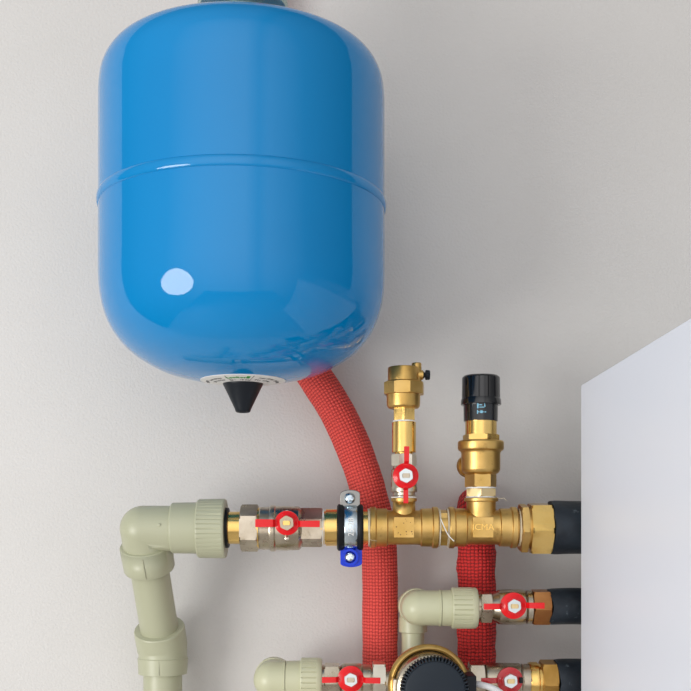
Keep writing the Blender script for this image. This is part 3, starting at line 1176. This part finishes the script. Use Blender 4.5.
back_elbow('pale green plastic elbow in the middle row, right of the long red hose', 608, 419, 17.6, 438.8, 451.5, 470.8, 477, 20.6, .062, 'ppr_pale', -2.5)
back_elbow('pale green plastic elbow at the bottom, left of all the valves there', 679.5, 272, 18.4, 284, 301, 316.5, 322, 21.8, .062, 'ppr_pale')

# ---------------------------------------------------------------- 3: middle row valve
v3 = thing('ball_valve', 'nickel ball valve with level red handle in the middle row, beside the bronze nut', 'valve', (hx(513), YM, hz(624)), VG)
A3 = 607
bm = union([HH(480, 491, 16.6, A3, .12), HL([(476, 12), (476, 14), (480.4, 14), (480.4, 13.2), (491, 13.2), (496.5, 15.8), (498.5, 17.2), (505, 17.8), (520, 17.8), (524, 17), (526, 15),
                                                 (526.3, 16.6), (531, 16.6), (531.5, 15), (533, 14)], A3)])
mesh_from(bm, 'body', M['nickel'], v3, sharp=24, bevel=.0003)
make_handle(v3, 513.2, 605.6, 13.4, [(-1, 30.5, 6, -.4), (1, 29.8, 6, .6)], 'red', 'nut', 'brass_pale', -.152, .030, nut_r=7.2)
cn = tag(mesh_from(HH(532, 549.0, 19.0, A3, .09), 'hexagon_nut', M['copper'], sharp=24), 'reddish bronze hexagon nut between the middle valve and a black pipe', 'nut')

# ---------------------------------------------------------------- 4: bottom left valve
v4 = thing('ball_valve', 'nickel ball valve with level red handle at the bottom, left of the round black dial', 'valve', (hx(350), YM, hz(696)), VG)
A4 = 680
bm = union([HH(324.6, 339.4, 18.0, A4, .1), HL([(321, 12), (321, 15.5), (324.8, 15.5), (340, 13.5), (342, 16.2), (344, 17), (358, 17), (361, 16.6), (362.5, 14.6), (363, 15.4), (370.5, 15.4), (371, 13), (374, 13)], A4)])
mesh_from(bm, 'body', M['nickel'], v4, sharp=24, bevel=.0003)
mesh_from(HH(372.8, 385.2, 20.0, A4, .05), 'hexagon_nut', M['nickel_pale'], v4, sharp=24)
make_handle(v4, 350.7, 678.8, 13.3, [(-1, 28.5, 5.8, 0), (1, 29.5, 5.8, -.6)], 'red', 'nut', 'nickel', -.152, .030, nut_r=7.0)

# ---------------------------------------------------------------- 5: bottom right valve
v5 = thing('ball_valve', 'ball valve with a single red handle wing, right of the round black dial', 'valve', (hx(508), YM, hz(698)), VG)
A5 = 680.5
bm = union([HH(469, 483.5, 20.6, A5, .1), HL([(462, 10), (462, 13), (483, 13), (485.5, 16.4), (488, 17.4), (505, 17.6), (519, 17.4), (521, 16), (521.5, 16.6), (529.6, 16.8), (530, 13)], A5)])
mesh_from(bm, 'body', M['nickel'], v5, sharp=24, bevel=.0003)
hd5 = make_handle(v5, 509.6, 680, 13.2, [(-1, 29.5, 5.6, .4)], 'red_dark', 'nut', 'brass_pale', -.152, .030, nut_r=7.2)
bm = B_((P(519.6, 0, -.158).x, -.160, P(0, 683, -.158).z), (P(522.6, 0, -.158).x, -.150, P(0, 677.5, -.158).z))
mesh_from(bm, 'black_stop', M['rubber'], hd5)
br = thing('compression_fitting', 'brass ring and hexagon nut at the bottom right between valve and black pipe', 'pipe fitting', (hx(543), YM, hz(701)))
mesh_from(HL([(528.5, 12), (528.5, 17.8), (530, 18.6), (536.5, 18.6), (537.6, 17), (542, 17), (542, 12)], A5), 'brass_ring', M['brass_shiny'], br, sharp=30)
mesh_from(HH(540.5, 555.5, 21.8, A5, 0.11), 'hexagon_nut', M['brass_dark'], br, sharp=24)

# ---------------------------------------------------------------- circulation pump
pc = P(427.5, 682.8, -.125)
kp = U(1, -.15)
pump = thing('circulation_pump', 'round pump with toothed black dial inside a brass ring, cut by the photo bottom', 'pump', pc - Vector((0, 0, .045)))
bm = union([L_([(-.036, 12 * K), (-.034, 22 * K), (-.018, 31 * K), (0, 34 * K), (.012, 34 * K)], pc, (0, -1, 0), 72),
            HL([(384, 10), (384, 12.5), (395, 13)], 682), HL([(455, 13), (470, 12.5), (470, 10)], 682)])
mesh_from(bm, 'body', M['nickel'], pump, sharp=30)
bm = L_([(.010, 33 * kp), (.010, 39 * kp), (.012, 41.0 * kp), (.019, 41.0 * kp), (.021, 40.2 * kp), (.0225, 37.4 * kp), (.0215, 35.9 * kp), (.012, 35.2 * kp)], pc, (0, -1, 0), 96)
mesh_from(bm, 'brass_ring', M['brass'], pump, sharp=50)
bm = L_([(.010, 34 * kp), (.019, 34.5 * kp), (.040, 34.2 * kp), (.046, 33.0 * kp), (.048, 30 * kp)], pc, (0, -1, 0), 72)
can = mesh_from(bm, 'motor_can', M['nickel'], pump, sharp=30)
Yk = -.178
dc = P(435, 691.5, Yk - .020)
kd = U(1, Yk - .02) * .955
bm = bmesh.new()


def teeth(th, t, r):
    a = (th * 64 / (2 * PI)) % 1.0
    return r - (.0022 if (a < .42 and .003 < t < .0205) else 0)


def front_teeth(bmx):
    N = 384
    prof = [(0, 31), (.002, 34), (.0034, 36), (.017, 36), (.0195, 35.2), (.0205, 33.4), (.0206, 31.8), (.0220, 31.0), (.0226, 29.5), (.0226, 10)]
    def rf(th, t, r):
        a = (th * 60 / (2 * PI)) % 1.0
        if a < .45 and .003 < t < .0207 and r > 31.9 * kd:
            return 31.9 * kd
        return r
    lathe(bmx, [(t, r * kd) for t, r in prof], Vector((dc.x, Yk, dc.z)), (0, -1, 0), N, rf)


front_teeth(bm)
M['dial'] = mat('dial_black', (.010, .017, .026), .5, spec=.3)
o = mesh_from(bm, 'dial', M['dial'], pump, sharp=30)
o['label'] = 'flat black dial with a toothed rim'
bm = B_((P(465, 0, -.165).x, -.178, P(0, 712, -.165).z), (P(475, 0, -.165).x, -.140, P(0, 674.5, -.165).z))
mesh_from(bm, 'terminal_box', M['cap_black'], pump, bevel=.001)
bm = B_((P(393, 0, -.15).x, -.158, P(0, 705, -.15).z), (P(401.5, 0, -.15).x, -.140, P(0, 678.5, -.15).z))
mesh_from(bm, 'rating_plate', M['nickel_pale'], pump, bevel=.0006)

bm = bmesh.new()
tube(bm, spline([P(474, 683.5, -.165), P(482, 685, -.172), P(492, 688, -.175), P(502, 694, -.172), P(510, 704, -.165), P(516, 722, -.155), P(519, 760, -.14), P(520, 830, -.12)], 8), 3.1 * K, 20)
tag(mesh_from(bm, 'power_cable', M['white_cable'], sharp=180), 'white power cable curving down from the black terminal box', 'cable')
